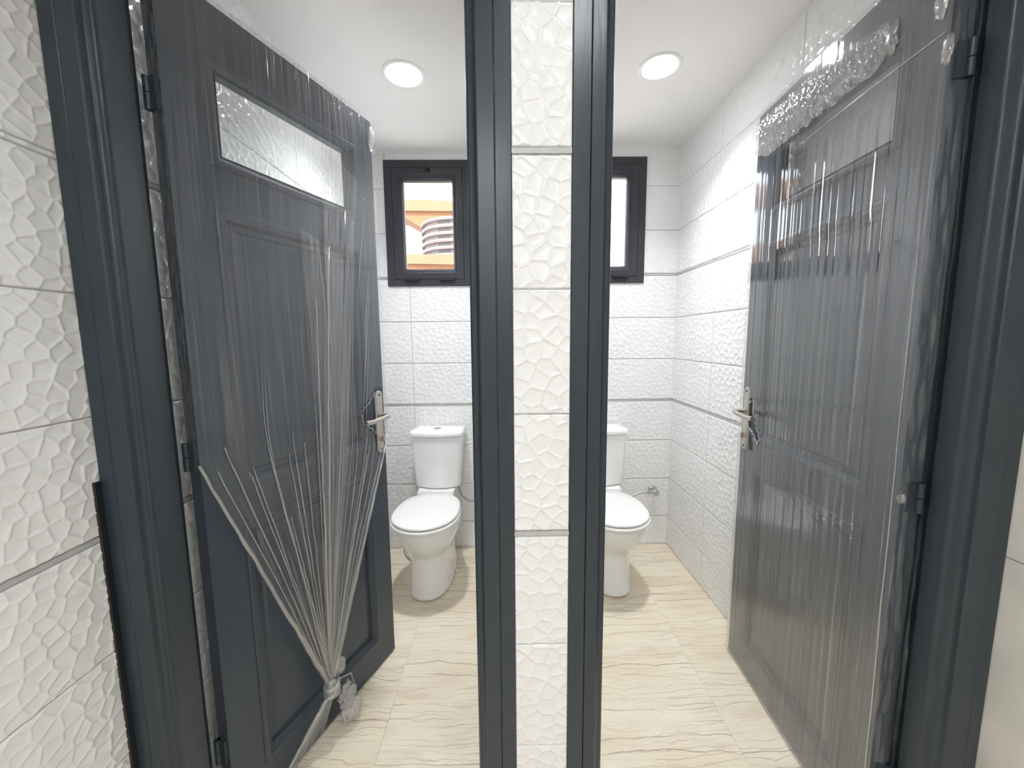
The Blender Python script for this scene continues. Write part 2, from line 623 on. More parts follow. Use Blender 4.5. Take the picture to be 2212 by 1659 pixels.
# partition between the cubicles
tiled_wall('wall_partition_left', 'partition tile face inside the left cubicle', (0.0, 0, 0), (0, 1, 0), (-1, 0, 0),
           0.80, D, 0.0, ZL + 0.01, rL, [1.14, 1.64, 2.14], sL, thick=0.07, step=0.006)
tiled_wall('wall_partition_right', 'partition tile face inside the right cubicle', (0.15, 0, 0), (0, 1, 0), (1, 0, 0),
           0.80, D, 0.0, ZR + 0.01, rR, [0.93, 1.43, 1.93], sR, thick=0.07, step=0.006)
# end of the partition: a narrow tiled strip between the two door frames
tiled_wall('wall_pillar', 'narrow pillar of white embossed tiles between the two slate door frames', (0, 0.775, 0), (1, 0, 0), (0, -1, 0),
           0.0155, 0.1315, 0.0, ZC, rP, [], sP, thick=0.06, step=0.0018, amp=0.0024)

# corridor right wall: plain stone-look tiles, large
bm = bmesh.new()
add_box(bm, (1.046, -1.30, 0), (1.14, 0.80, ZC))
w = tag(bm_obj('wall_corridor_right', bm, m_grout), 'plain greyish beige tiled corridor wall beyond the right door frame', 'wall', None, 'structure')
def flat_tile(name, parent, a, b, m, bev=0.0012):
    bm = bmesh.new()
    add_box(bm, a, b)
    return bm_obj(name, bm, m, parent, bevel=bev)
zj = [0, 0.36, 0.86, 1.36, 1.86, ZC]
for a, b in zip(zj[:-1], zj[1:]):
    for c, d in ((-1.3, -0.3), (-0.3, 0.3), (0.3, 0.79)):
        flat_tile('tile', w, (1.040, c + 0.001, a + 0.001), (1.047, d - 0.001, b - 0.001), m_tile_plain)

bm = bmesh.new()
add_box(bm, (-0.95, -1.40, 0), (1.14, -1.30, ZC))
tag(bm_obj('wall_corridor_back', bm, m_wallpaint), 'plain painted wall at the far end of the corridor behind the viewer', 'wall', None, 'structure')
bm = bmesh.new()
add_box(bm, (-0.95, 0.80, 2.19), (1.14, 0.90, 2.60))
tag(bm_obj('wall_header', bm, m_wallpaint), 'wall above the two door heads', 'wall', None, 'structure')

HOLES = {'ceiling_left': [(0.90, D + 0.14, -0.390, 1.695)], 'ceiling_right': [(0.90, D + 0.14, 0.644, 1.716)],
         'ceiling_corridor': [(-0.40, 0.90, 0.25, 0.10), (-1.40, -0.40, -0.10, -1.05)]}
# ceilings, each with its own height
for nm, lb, a, b in (
    ('ceiling_left', 'smooth white ceiling of the left cubicle', (-0.92, 0.90, ZL), (0.076, D + 0.14, ZL + 0.2)),
    ('ceiling_right', 'smooth white ceiling of the right cubicle', (0.074, 0.90, ZR), (1.14, D + 0.14, ZR + 0.2)),
    ('ceiling_corridor', 'smooth white ceiling of the corridor over the viewer', (-0.95, -1.40, ZC), (1.14, 0.90, ZC + 0.2))):
    bm = bmesh.new()
    add_box(bm, (a[0], a[1], a[2] + 0.035), b)
    for (y0, y1, hx, hy) in HOLES[nm]:
        outer, circ = [], []
        n = 64
        for k in range(n):
            t = 2 * math.pi * (k + 0.5) / n
            c_, s_ = math.cos(t), math.sin(t)
            q = 1e9
            if c_ > 0: q = min(q, (b[0] - hx) / c_)
            if c_ < 0: q = min(q, (a[0] - hx) / c_)
            if s_ > 0: q = min(q, (y1 - hy) / s_)
            if s_ < 0: q = min(q, (y0 - hy) / s_)
            outer.append((hx + c_ * q, hy + s_ * q))
            circ.append((hx + c_ * 0.078, hy + s_ * 0.078))
        # square off the corners
        for cx_, cy_ in ((a[0], y0), (a[0], y1), (b[0], y0), (b[0], y1)):
            j = min(range(n), key=lambda i: (outer[i][0] - cx_) ** 2 + (outer[i][1] - cy_) ** 2)
            outer[j] = (cx_, cy_)
        z1, z2 = a[2], a[2] + 0.035
        add_loft(bm, [[(x, y, z2) for x, y in circ], [(x, y, z1) for x, y in circ], [(x, y, z1) for x, y in outer], [(x, y, z2) for x, y in outer]], False, False)
    tag(bm_obj(nm, bm, m_plaster), lb, 'ceiling', None, 'structure')

# floor slab and marble tiles
bm = bmesh.new()
add_box(bm, (-0.95, -1.40, -0.12), (1.14, D + 0.14, -0.004))
fl = tag(bm_obj('floor', bm, simple('floor_grout', (0.62, 0.55, 0.45), 0.8)), 'cream marble floor with thin brown wavy veins', 'floor', None, 'structure')
xs = [-0.95, -0.42, 0.1625, 0.745, 1.14]
ys = [-1.40, -1.06, -0.47, 0.12, 0.70, 1.285, 1.87, 2.40]
for i in range(len(xs) - 1):
    for j in range(len(ys) - 1):
        a, b, c, d = xs[i] + 0.0003, xs[i + 1] - 0.0003, ys[j] + 0.0003, ys[j + 1] - 0.0003
        bm = bmesh.new()
        add_box(bm, (a, c, -0.006), (b, d, 0.0))
        o = bm_obj('floor_tile', bm, m_floor, fl, bevel=0.0003)

# ------------------------------------------------------------------ door frames (trim)
def jamb_profile(side, xs_, yf, rear, wall_d):
    """plan profile of a frame post. xs_ = x of the seam, opening lies towards side; yf = front plane"""
    s = side
    return [(xs_ + s * u, yf + v) for u, v in rear]

def prism(bm, prof, z0, z1):
    add_loft(bm, [[(x, y, z0) for x, y in prof], [(x, y, z1) for x, y in prof]])

def frame_post(root, s, xseam, yf, arch_w, face, reach, depth, rear_cut=0.012, lip=0.022):
    """s=+1 if the opening is on +x. arch_w: cover strip on the wall side, face: flat front, reach: total to the reveal"""
    bm = bmesh.new()
    ab = [(-arch_w, 0.012), (-arch_w, 0.002), (-arch_w + 0.002, 0.0), (-0.0016, 0.0), (-0.0004, 0.0016), (-0.0004, 0.012)]
    prism(bm, [(xseam + s * u, yf + v) for u, v in ab], 0.0, 2.20)
    smooth_by_angle(bm_obj('architrave', bm, m_paint, root), 0.5)
    e = reach - face
    pr = [(0.0004, 0.012), (0.0004, 0.0016), (0.0016, 0.0), (face - 0.003, 0.0), (face, 0.0025), (face + e * 0.05, 0.008)]
    for k in range(1, 6):     # hollow
        t = k / 6 * math.pi / 2
        pr.append((face + e * 0.05 + e * 0.50 * (1 - math.cos(t)), 0.008 + 0.010 * math.sin(t)))
    pr.append((face + e * 0.58, 0.0185))
    for k in range(0, 6):     # bead
        t = k / 5 * math.pi / 2
        pr.append((face + e * 0.62 + e * 0.38 * math.sin(t), 0.0185 + 0.011 * (1 - math.cos(t))))
    pr += [(reach, depth - lip), (reach - rear_cut, depth - lip + 0.001), (reach - rear_cut, depth), (0.0004, depth)]
    bm = bmesh.new()
    prism(bm, [(xseam + s * u, yf + v) for u, v in pr], 0.0, 2.20)
    smooth_by_angle(bm_obj('jamb', bm, m_paint, root), 0.45)

t1 = tag(empty('trim_1', (0, 0, 0)), 'dark slate gloss painted frame of the left doorway', 'door frame', None, 'structure')
frame_post(t1, 1, -0.8115, 0.795, 0.031, 0.036, 0.052, 0.113)
frame_post(t1, -1, -0.0150, 0.775, 0.032, 0.035, 0.054, 0.115)
t2 = tag(empty('trim_2', (0, 0, 0)), 'dark slate gloss painted frame of the right doorway', 'door frame', None, 'structure')
frame_post(t2, 1, 0.1660, 0.775, 0.0355, 0.029, 0.048, 0.115)
frame_post(t2, -1, 1.011, 0.745, 0.028, 0.048, 0.078, 0.098, lip=0.036)
for root, xa, xb, ya, yb in ((t1, -0.765, -0.065, 0.797, 0.777), (t2, 0.21, 0.93, 0.777, 0.747)):
    bm = bmesh.new()
    lo = [(xa, ya, 2.135), (xb, yb, 2.135), (xb, yb + 0.09, 2.135), (xa, ya + 0.09, 2.135)]
    add_loft(bm, [lo, [(x, y, 2.20) for x, y, z in lo]])
    bm_obj('head', bm, m_paint, root)
# thin black strip along the lower outer edge of the left frame
flat_tile('edge_strip', t1, (-0.8438, 0.782, 0.0), (-0.838, 0.7945, 1.035), m_black, 0.0005)

# ------------------------------------------------------------------ doors
def make_door(name, label, hinge, free, back, H=2.112, z0=0.008):
    """local x along the leaf, camera-facing side at local y = -back*out"""
    h = Vector((hinge[0], hinge[1], 0))
    fr = Vector((free[0], free[1], 0))
    d = (fr - h)
    W = d.length
    root = tag(empty(name, (h.x, h.y, 0), math.atan2(d.y, d.x)), label, 'door', None, 'structure')
    T = lambda s, out, z: Vector((s, -back * out, z))
    th = 0.038
    s0, s1 = 0.090, 0.581
    bands = [(1.740, 1.992), (0.922, 1.648), (0.112, 0.834)]
    bm = bmesh.new()
    for a, b, c, dd in sub_cells(0.0, W, z0, H, [(s0, s1, p, q) for p, q in bands]):
        p, q = T(a, 0, c), T(b, -th, dd)
        add_box(bm, p, q)
    bmesh.ops.remove_doubles(bm, verts=bm.verts, dist=1e-5)
    # drop the inner partition faces between boxes
    seen = {}
    for f in bm.faces:
        seen.setdefault(tuple(sorted(v.index for v in f.verts)), []).append(f)
    bm.verts.index_update()
    seen = {}
    for f in list(bm.faces):
        seen.setdefault(tuple(sorted(v.index for v in f.verts)), []).append(f)
    dele = [f for fs in seen.values() if len(fs) > 1 for f in fs]
    bmesh.ops.delete(bm, geom=dele, context='FACES')
    bmesh.ops.dissolve_limit(bm, angle_limit=0.01, verts=bm.verts, edges=bm.edges)
    bm_obj('leaf', bm, m_leaf, root)
    prof = [(0.0, -0.004), (0.0, 0.002), (0.003, 0.0055), (0.008, 0.0065), (0.014, 0.0055), (0.019, 0.001), (0.022, -0.002), (0.026, -0.003), (0.030, -0.008), (0.032, -0.017)]
    for i, (p, q) in enumerate(bands):
        bm = bmesh.new()
        add_ring(bm, s0, s1, p, q, prof, T)
        smooth_by_angle(bm_obj('panel_moulding', bm, m_leaf, root), 0.6)
        bm = bmesh.new()
        add_ring(bm, s0, s1, p, q, [(i2, -th - o2) for i2, o2 in prof], T)
        smooth_by_angle(bm_obj('panel_moulding', bm, m_leaf, root), 0.6)
        if i == 0:
            bm = bmesh.new()
            a, b = T(s0 + 0.028, -0.0172, p + 0.028), T(s1 - 0.028, -0.0208, q - 0.028)
            add_box(bm, a, b)
            bm_obj('glass_pane', bm, m_glass, root)
            bm = bmesh.new()
            add_ring(bm, s0 - 0.001, s1 + 0.001, p - 0.001, q + 0.001, [(0.033, -0.006), (0.033, -0.032)], T)
            bm_obj('glazing_bead', bm, m_leaf, root)
        else:
            bm = bmesh.new()
            add_ring(bm, s0, s1, p, q, [(0.031, -0.019), (0.031, -0.017), (0.046, -0.017), (0.054, -0.011), (0.060, -0.011)], T, True)
            add_ring(bm, s0, s1, p, q, [(0.031, -0.019), (0.031, -0.021), (0.046, -0.021), (0.054, -0.027), (0.060, -0.027)], T, True)
            bm_obj('panel', bm, m_leaf, root)
    return root, T, W

def add_handle(root, T, s, z, lever_dir, W):
    h = empty('handle')
    h.parent = root
    def rounded(out0, out1, hw, za, zb, rr, seg=6):
        pts = []
        for cxx, czz, a0 in ((hw - rr, zb - rr, 0), (-(hw - rr), zb - rr, 90), (-(hw - rr), za + rr, 180), (hw - rr, za + rr, 270)):
            for k in range(seg + 1):
                t = math.radians(a0 + 90 * k / seg)
                pts.append((s + cxx + rr * math.cos(t), czz + rr * math.sin(t)))
        return pts
    bm = bmesh.new()
    P = rounded(0, 0, 0.0195, z - 0.150, z + 0.095, 0.018)
    P2 = rounded(0, 0, 0.0165, z - 0.147, z + 0.092, 0.0155)
    add_loft(bm, [[T(a, 0.0, b) for a, b in P], [T(a, 0.006, b) for a, b in P], [T(a, 0.009, b) for a, b in P2]])
    smooth_by_angle(bm_obj('backplate', bm, m_nickel, h), 0.6)
    bm = bmesh.new()
    pts = bez([T(s, 0.008, z), T(s, 0.034, z), T(s + lever_dir * 0.004, 0.050, z), T(s + lever_dir * 0.022, 0.057, z - 0.001), T(s + lever_dir * 0.060, 0.057, z - 0.004), T(s + lever_dir * 0.095, 0.056, z - 0.006), T(s + lever_dir * 0.128, 0.052, z - 0.004)], 6)
    add_tube(bm, pts, 0.0085, 14)
    smooth_by_angle(bm_obj('lever', bm, m_nickel, h), 0.8)
    bm = bmesh.new()
    add_tube(bm, [T(s, 0.008, z), T(s, 0.016, z)], 0.0125, 18)
    smooth_by_angle(bm_obj('collar', bm, m_nickel, h), 0.8)
    bm = bmesh.new()
    add_tube(bm, [T(s, 0.006, z - 0.094), T(s, 0.013, z - 0.094)], 0.0095, 18)
    add_box(bm, T(s - 0.0028, 0.012, z - 0.104), T(s + 0.0028, 0.022, z - 0.084))
    smooth_by_angle(bm_obj('thumb_turn', bm, m_nickel, h), 0.6)
    for dz in (0.078, -0.135):
        bm = bmesh.new()
        add_tube(bm, [T(s, 0.008, z + dz), T(s, 0.0100, z + dz)], 0.0042, 12)
        bm_obj('screw', bm, m_black, h)
    return h

def add_hinge(root, back, z):
    bm = bmesh.new()
    for a, b in ((-0.034, -0.001), (0.001, 0.034)):
        add_tube(bm, [(-0.009, back * 0.030, z + a), (-0.009, back * 0.030, z + b)], 0.0075, 14)
    add_box(bm, (-0.0075, back * 0.006, z - 0.034), (0.0012, back * 0.034, z + 0.034))
    smooth_by_angle(bm_obj('hinge', bm, m_paint, root), 0.6)

d1, T1, WL = make_door('door_1', 'slate panelled door standing open on the left, wrapped in loose knotted film', (-0.732, 0.918), (-0.484, 1.539), 1)
d2, T2, WR = make_door('door_2', 'slate panelled door standing open on the right, wrapped in taut film', (0.891, 0.827), (0.938, 1.503), -1)
add_handle(d1, T1, 0.636, 1.030, -1, WL)
add_handle(d2, T2, 0.640, 1.035, -1, WR)
for z in (1.852, 1.045, 0.25):
    add_hinge(d1, 1, z)
for z in (1.860, 0.960, 0.25):
    add_hinge(d2, -1, z)

# ------------------------------------------------------------------ windows
def make_window(name, label, W, z_latch):
    x0, x1, z0, z1 = W
    root = tag(empty(name, (0, D, 0)), label, 'window', None, 'structure')
    T = lambda s, out, z: Vector((s, -out, z))
    bm = bmesh.new()
    add_ring(bm, x0, x1, z0, z1, [(0.0, -0.004), (0.0, 0.010), (0.002, 0.012), (0.042, 0.012), (0.042, -0.05), (0.042, -0.12), (0.0, -0.12)], T)
    bm_obj('frame', bm, m_alu, root)
    bm = bmesh.new()
    add_ring(bm, x0 + 0.045, x1 - 0.045, z0 + 0.040, z1 - 0.045,
             [(0.0, -0.04), (0.0, 0.016), (0.002, 0.018), (0.034, 0.018), (0.036, 0.015), (0.038, 0.013), (0.054, 0.004), (0.058, -0.004), (0.058, -0.05), (0.0, -0.05)], T)
    bm_obj('sash', bm, m_alu, root)
    bm = bmesh.new()
    add_ring(bm, x0 + 0.045, x1 - 0.045, z0 + 0.040, z1 - 0.045, [(0.0575, -0.004), (0.0605, -0.006), (0.0605, -0.028)], T)
    bm_obj('gasket', bm, m_gasket, root)
    bm = bmesh.new()
    add_box(bm, (x0 + 0.10, 0.014, z0 + 0.096), (x1 - 0.10, 0.018, z1 - 0.10))
    bm_obj('glass_pane', bm, m_glass, root)
    xc = (x0 + x1) / 2 + 0.002
    bm = bmesh.new()
    add_tube(bm, [(xc, -0.016, z_latch), (xc, -0.032, z_latch)], 0.012, 16)
    add_box(bm, (xc - 0.009, -0.036, z_latch - 0.022), (xc + 0.007, -0.020, z_latch + 0.012))
    add_box(bm, (xc + 0.006, -0.032, z_latch - 0.004), (xc + 0.018, -0.022, z_latch + 0.010))
    bm_obj('latch', bm, m_gasket, root, bevel=0.0015)
    for xa in (x0 + 0.098, x1 - 0.185):
        bm = bmesh.new()
        add_box(bm, (xa, -0.030, z0 + 0.030), (xa + 0.087, -0.010, z0 + 0.043))
        bm_obj('hinge', bm, m_gasket, root, bevel=0.002)
    return root
make_window('window_1', 'charcoal framed tilt window above the left toilet, orange building outside', W1, 2.276)
make_window('window_2', 'charcoal framed tilt window of the right cubicle, pale wall outside', W2, 2.292)

# ------------------------------------------------------------------ ceiling lights
def downlight(x, y, z, label, watts, spread, r=0.086):
    root = empty('ceiling_light', (x, y, z))
    tag(root, label, 'ceiling light')
    bm = bmesh.new()
    n = 48
    prof = [(r, 0.0), (r, -0.0025), (r - 0.004, -0.004), (r - 0.012, -0.004), (r - 0.017, -0.001), (r - 0.0195, 0.020)]
    add_loft(bm, [[(a * math.cos(2 * math.pi * k / n), a * math.sin(2 * math.pi * k / n), b) for k in range(n)] for a, b in prof], False, False)
    smooth_by_angle(bm_obj('rim', bm, m_white_plastic, root), 0.8)
    bm = bmesh.new()
    rr = r - 0.0195
    pr = [(rr, 0.0195), (rr * 0.9, 0.0190)]
    add_loft(bm, [[(a * math.cos(2 * math.pi * k / n), a * math.sin(2 * math.pi * k / n), b) for k in range(n)] for a, b in pr], False, True)
    bm_obj('diffuser', bm, m_lamp, root)
    ld = bpy.data.lights.new('downlight_beam', 'AREA')
    ld.shape = 'DISK'
    ld.size = 2 * rr - 0.004
    ld.energy = watts
    ld.spread = math.radians(spread)
    ld.color = (0.94, 0.97, 1.0)
    lo = bpy.data.objects.new('downlight_beam', ld)
    lo.location = (0, 0, 0.0175)
    C.objects.link(lo)
    lo.parent = root
    return root
downlight(-0.390, 1.695, ZL, 'round white recessed light glowing above the left toilet', LAMP_W, 112)
downlight(0.644, 1.716, ZR, 'round white recessed light glowing above the right toilet', LAMP_W, 112)
downlight(0.25, 0.10, ZC, 'round white recessed light over the corridor just overhead', LAMP_NEAR_W, 160)
downlight(-0.10, -1.05, ZC, 'added unseen fill light over the corridor behind the viewer', FILL_REAR_W, 160)

# ------------------------------------------------------------------ toilets
def egg(xc, yf, yb, hw, z, n=40, p=2.3, wide=0.5, pb=None):
    """plan outline: front at yf (towards the viewer), back at yb, widest at fraction wide from the front"""
    ym = yf + (yb - yf) * wide
    pts = []
    pb = pb or p
    for k in range(n):
        t = 2 * math.pi * k / n
        c, s = math.cos(t), math.sin(t)
        if s < 0:
            e = 2 / p
            x = hw * math.copysign(abs(c) ** e, c)
            y = ym - (ym - yf) * abs(s) ** e
        else:
            e = 2 / pb
            x = hw * math.copysign(abs(c) ** e, c)
            y = ym + (yb - ym) * abs(s) ** e
        pts.append((xc + x, y, z))
    return pts

def make_toilet():
    root = empty('toilet', (0, 0, 0))
    # pedestal and bowl in one body; y measured in world depth, x centred
    secs = [  # z, front, back, halfwidth, power front, wide, back power
        (0.000, 1.836, 2.300, 0.112, 2.3, 0.45, 3.4),
        (0.010, 1.832, 2.302, 0.115, 2.3, 0.45, 3.4),
        (0.030, 1.842, 2.300, 0.110, 2.3, 0.45, 3.4),
        (0.080, 1.852, 2.295, 0.107, 2.3, 0.45, 3.2),
        (0.150, 1.862, 2.285, 0.105, 2.3, 0.45, 3.0),
        (0.205, 1.862, 2.270, 0.106, 2.2, 0.45, 2.8),
        (0.222, 1.850, 2.268, 0.112, 2.2, 0.46, 2.8),
        (0.250, 1.825, 2.262, 0.124, 2.1, 0.46, 2.7),
        (0.290, 1.790, 2.258, 0.144, 2.1, 0.47, 2.7),
        (0.335, 1.760, 2.258, 0.160, 2.1, 0.47, 2.9),
        (0.375, 1.742, 2.280, 0.170, 2.1, 0.47, 3.2),
        (0.395, 1.738, 2.330, 0.172, 2.1, 0.45, 4.0),
        (0.404, 1.742, 2.335, 0.170, 2.1, 0.45, 4.0),
        (0.407, 1.752, 2.330, 0.162, 2.1, 0.45, 4.0)]
    # the body narrows behind the bowl, so the deck is a separate loft below
    bm = bmesh.new()
    loops = []
    for z, f, b, hw, p, wd, pb in secs:
        pts = egg(0, f, b, hw, z, 44, p, wd, pb)
        q = []
        for x, y, zz in pts:
            if y > 2.06 and z > 0.2:    # waist towards the wall
                k = min(1, (y - 2.06) / 0.12)
                x *= 1 - 0.36 * k * min(1, (z - 0.2) / 0.1)
            q.append((x, y, zz))
        loops.append(q)
    add_loft(bm, loops)
    body = smooth_by_angle(bm_obj('bowl', bm, m_ceramic, root), 1.0)
    md = body.modifiers.new('sub', 'SUBSURF')
    md.levels = md.render_levels = 1
    # seat ring
    def slab(name, f, b, hw, z0, z1, rnd, m, pb=2.6, wide=0.44, dome=0.0):
        bm = bmesh.new()
        L = []
        for dz, ins in ((0, rnd), (rnd * 0.4, rnd * 0.35), (rnd, 0)):
            L.append(egg(0, f + ins, b - ins, hw - ins, z0 + dz, 56, 2.05, wide, pb))
        for dz, ins in ((rnd, 0), (rnd * 0.4, rnd * 0.35), (0.0, rnd * 1.2)):
            L.append(egg(0, f + ins, b - ins, hw - ins, z1 - dz, 56, 2.05, wide, pb))
        if dome:
            for q in (0.3, 0.6, 0.85):
                L.append(egg(0, f + (b - f) * 0.5 * q, b - (b - f) * 0.5 * q, hw * (1 - q), z1 + dome * q, 56, 2.05, wide, pb))
        add_loft(bm, L)
        return smooth_by_angle(bm_obj(name, bm, m, root), 1.0)
    slab('seat', 1.727, 2.160, 0.173, 0.4065, 0.424, 0.006, m_seat)
    slab('lid', 1.733, 2.166, 0.168, 0.4275, 0.442, 0.0055, m_seat, dome=0.003)
    bm = bmesh.new()
    add_box(bm, (-0.090, 2.140, 0.404), (0.090, 2.176, 0.440))
    bm_obj('seat_hinge', bm, m_seat, root, bevel=0.006)
    # deck under the cistern
    bm = bmesh.new()
    add_box(bm, (-0.104, 2.150, 0.36), (0.104, 2.345, 0.4555))
    smooth_by_angle(bm_obj('deck', bm, m_ceramic, root, bevel=0.012), 0.9)
    # cistern: flat back, softly bowed front, tapering down
    def cis(hw, yf, yb, z, bow=0.028, r=0.03, n=10):
        pts = [(-hw + 0.008, yb, z), (-hw, yb - 0.01, z)]
        for k in range(n + 1):
            t = math.pi + math.pi / 2 * k / n
            pts.append((-hw + r + r * math.cos(t), yf + bow + r + r * math.sin(t) - bow * 0.12 * k / n, z))
        for k in range(1, 12):
            u = -1 + 2 * k / 12
            x = (hw - r) * u
            pts.append((x, yf + bow * 0.88 * u * u, z))
        for k in range(n + 1):
            t = 1.5 * math.pi + math.pi / 2 * k / n
            pts.append((hw - r + r * math.cos(t), yf + bow + r + r * math.sin(t) - bow * 0.12 * (1 - k / n), z))
        pts += [(hw, yb - 0.01, z), (hw - 0.008, yb, z)]
        return pts
    bm = bmesh.new()
    add_loft(bm, [cis(0.120, 2.190, 2.340, 0.4565), cis(0.130, 2.181, 2.346, 0.4640), cis(0.132, 2.180, 2.346, 0.475), cis(0.140, 2.174, 2.346, 0.60),
                  cis(0.148, 2.170, 2.346, 0.735), cis(0.149, 2.169, 2.346, 0.765)])
    smooth_by_angle(bm_obj('cistern', bm, m_ceramic, root), 0.9)
    bm = bmesh.new()
    add_loft(bm, [cis(0.1495, 2.168, 2.350, 0.7665), cis(0.154, 2.160, 2.352, 0.7690), cis(0.155, 2.158, 2.352, 0.784), cis(0.152, 2.162, 2.350, 0.7925),
                  cis(0.144, 2.174, 2.345, 0.7975), cis(0.120, 2.195, 2.325, 0.800)])
    smooth_by_angle(bm_obj('cistern_lid', bm, m_ceramic, root), 0.9)
    bm = bmesh.new()
    add_disc_lathe(bm, [(0.0225, 0.7985), (0.0225, 0.802), (0.0205, 0.8035)], 28, Matrix.Translation((0, 2.255, 0)) )
    b = smooth_by_angle(bm_obj('flush_button', bm, m_chrome, root), 0.6)
    bm = bmesh.new()
    add_box(bm, (-0.0006, 2.234, 0.8030), (0.0006, 2.276, 0.8040))
    bm_obj('button_split', bm, m_black, b)
    for sx in (-1, 1):
        bm = bmesh.new()
        add_disc_lathe(bm, [(0.010, 0.0), (0.010, 0.006), (0.006, 0.010)], 14, Matrix.Translation((sx * 0.118, 2.10, 0.0)))
        smooth_by_angle(bm_obj('floor_bolt_cap', bm, m_seat, root), 0.8)
    return root

toi = make_toilet()
toi.location = (-0.395 + 2.35 * math.sin(-0.045), 2.35 * (1 - math.cos(0.045)), 0.0008)
toi.rotation_euler = (0, 0, -0.045)
tag(toi, 'white close-coupled toilet with closed lid under the left window', 'toilet', 'toilets in the two cubicles')
toi2 = copy_tree(toi)
toi2.location = (0.560, 0, 0.0008)
toi2.rotation_euler = (0, 0, 0)
tag(toi2, 'white close-coupled toilet with closed lid, half hidden by the right side of the central pillar', 'toilet', 'toilets in the two cubicles')

# ------------------------------------------------------------------ water valves
def make_valve():
    root = empty('angle_valve', (0, 0, 0))
    Ry = Matrix.Rotation(math.pi / 2, 4, 'X')
    bm = bmesh.new()
    add_disc_lathe(bm, [(0.027, 0.0), (0.027, 0.004), (0.020, 0.010), (0.012, 0.012)], 24, Ry)
    smooth_by_angle(bm_obj('wall_flange', bm, m_chrome, root), 0.7)
    bm = bmesh.new()
    add_tube(bm, [(0, -0.008, 0), (0, -0.052, 0)], 0.0105, 16)
    add_tube(bm, [(0, -0.034, 0), (-0.030, -0.034, -0.004)], 0.009, 14)
    smooth_by_angle(bm_obj('valve_body', bm, m_chrome, root), 0.7)
    bm = bmesh.new()
    prof = []
    n = 24
    L = []
    for z, r in ((0.048, 0.015), (0.050, 0.019), (0.066, 0.019), (0.070, 0.014)):
        L.append([(r * (1 + 0.08 * math.cos(6 * 2 * math.pi * k / n)) * math.cos(2 * math.pi * k / n), -z, r * (1 + 0.08 * math.cos(6 * 2 * math.pi * k / n)) * math.sin(2 * math.pi * k / n)) for k in range(n)])
    add_loft(bm, L)
    smooth_by_angle(bm_obj('valve_knob', bm, m_chrome, root), 0.6)
    bm = bmesh.new()
    add_tube(bm, [(-0.026, -0.034, -0.0035), (-0.046, -0.045, -0.007)], 0.0105, 6)
    bm_obj('hose_nut', bm, m_chrome, root)
    bm = bmesh.new()
    add_tube(bm, bez([(-0.040, -0.045, -0.006), (-0.085, -0.038, -0.006), (-0.140, -0.040, -0.028), (-0.200, -0.044, -0.040), (-0.245, -0.060, 0.00), (-0.262, -0.075, 0.060), (-0.262, -0.085, 0.094)], 8), 0.0055, 10)
    smooth_by_angle(bm_obj('hose', bm, m_braid, root), 0.9)
    return root
v2 = make_valve()
v2.location = (0.926, D - 0.001, 0.366)
tag(v2, 'chrome angle valve with a braided hose on the wall beside the right toilet', 'valve', 'water valves of the toilets')
v1 = copy_tree(v2)
v1.location = (-0.024, D - 0.001, 0.366)
tag(v1, 'chrome angle valve and hose beside the left toilet, hidden behind the central pillar', 'valve', 'water valves of the toilets')
# spare flexible hose end lying behind the left toilet
bm = bmesh.new()
add_tube(bm, bez([(-0.640, 2.33, 0.10), (-0.625, 2.28, 0.045), (-0.600, 2.24, 0.012), (-0.575, 2.22, 0.010), (-0.560, 2.25, 0.030), (-0.575, 2.29, 0.05), (-0.63, 2.31, 0.03)], 8), 0.006, 10)
tag(smooth_by_angle(bm_obj('flexible_hose', bm, m_braid), 0.9), 'short loop of braided hose on the floor beside the left toilet', 'hose')

# ------------------------------------------------------------------ cling film on the doors
def fbm1(rs, n, octs):
    """1-D ridged profile over [0,1], sampled at n points"""
    x = np.linspace(0, 1, n)
    y = np.zeros(n)
    for f, a in octs:
        k = int(f) + 3
        v = rs.rand(k) * 2 - 1
        xi = x * f
        i = xi.astype(int)
        t = xi - i
        t = t * t * (3 - 2 * t)
        y += a * (v[i] * (1 - t) + v[i + 1] * t)
    return y

def value2(rs, A, B, fa, fb):
    """2-D value noise on arrays A,B in [0,1]"""
    G = rs.rand(int(fa) + 3, int(fb) + 3) * 2 - 1
    xa, xb = A * fa, B * fb
    i, j = xa.astype(int), xb.astype(int)
    t, u = xa - i, xb - j
    t = t * t * (3 - 2 * t)
    u = u * u * (3 - 2 * u)
    return (G[i, j] * (1 - t) * (1 - u) + G[i + 1, j] * t * (1 - u) + G[i, j + 1] * (1 - t) * u + G[i + 1, j + 1] * t * u)

def in_poly(S, Z, poly):
    inside = np.zeros(S.shape, bool)
    n = len(poly)
    for i in range(n):
        x1, y1 = poly[i]
        x2, y2 = poly[(i + 1) % n]
        c = ((y1 > Z) != (y2 > Z)) & (S < (x2 - x1) * (Z - y1) / (y2 - y1 + 1e-12) + x1)
        inside ^= c
    return inside

def grid_obj(name, S, OUT, Z, T, m, parent, U, Vv, dens, drop=None):
    nx, ny = S.shape
    P = np.stack([S, -OUT * (1 if T(0, 1, 0).y < 0 else -1), Z], 2).reshape(-1, 3)
    I = np.arange(nx * ny).reshape(nx, ny)
    F = np.stack([I[:-1, :-1], I[1:, :-1], I[1:, 1:], I[:-1, 1:]], 2)
    if drop is not None:
        dc = drop[:-1, :-1] | drop[1:, :-1] | drop[1:, 1:] | drop[:-1, 1:]
        F = F[~dc]
    F = F.reshape(-1, 4)
    return mesh_obj(name, P.tolist(), F.tolist(), m, parent, True, np.stack([U.ravel(), Vv.ravel()], 1), dens.ravel())

def place_like(o, door):
    o.location = door.location
    o.rotation_euler = door.rotation_euler

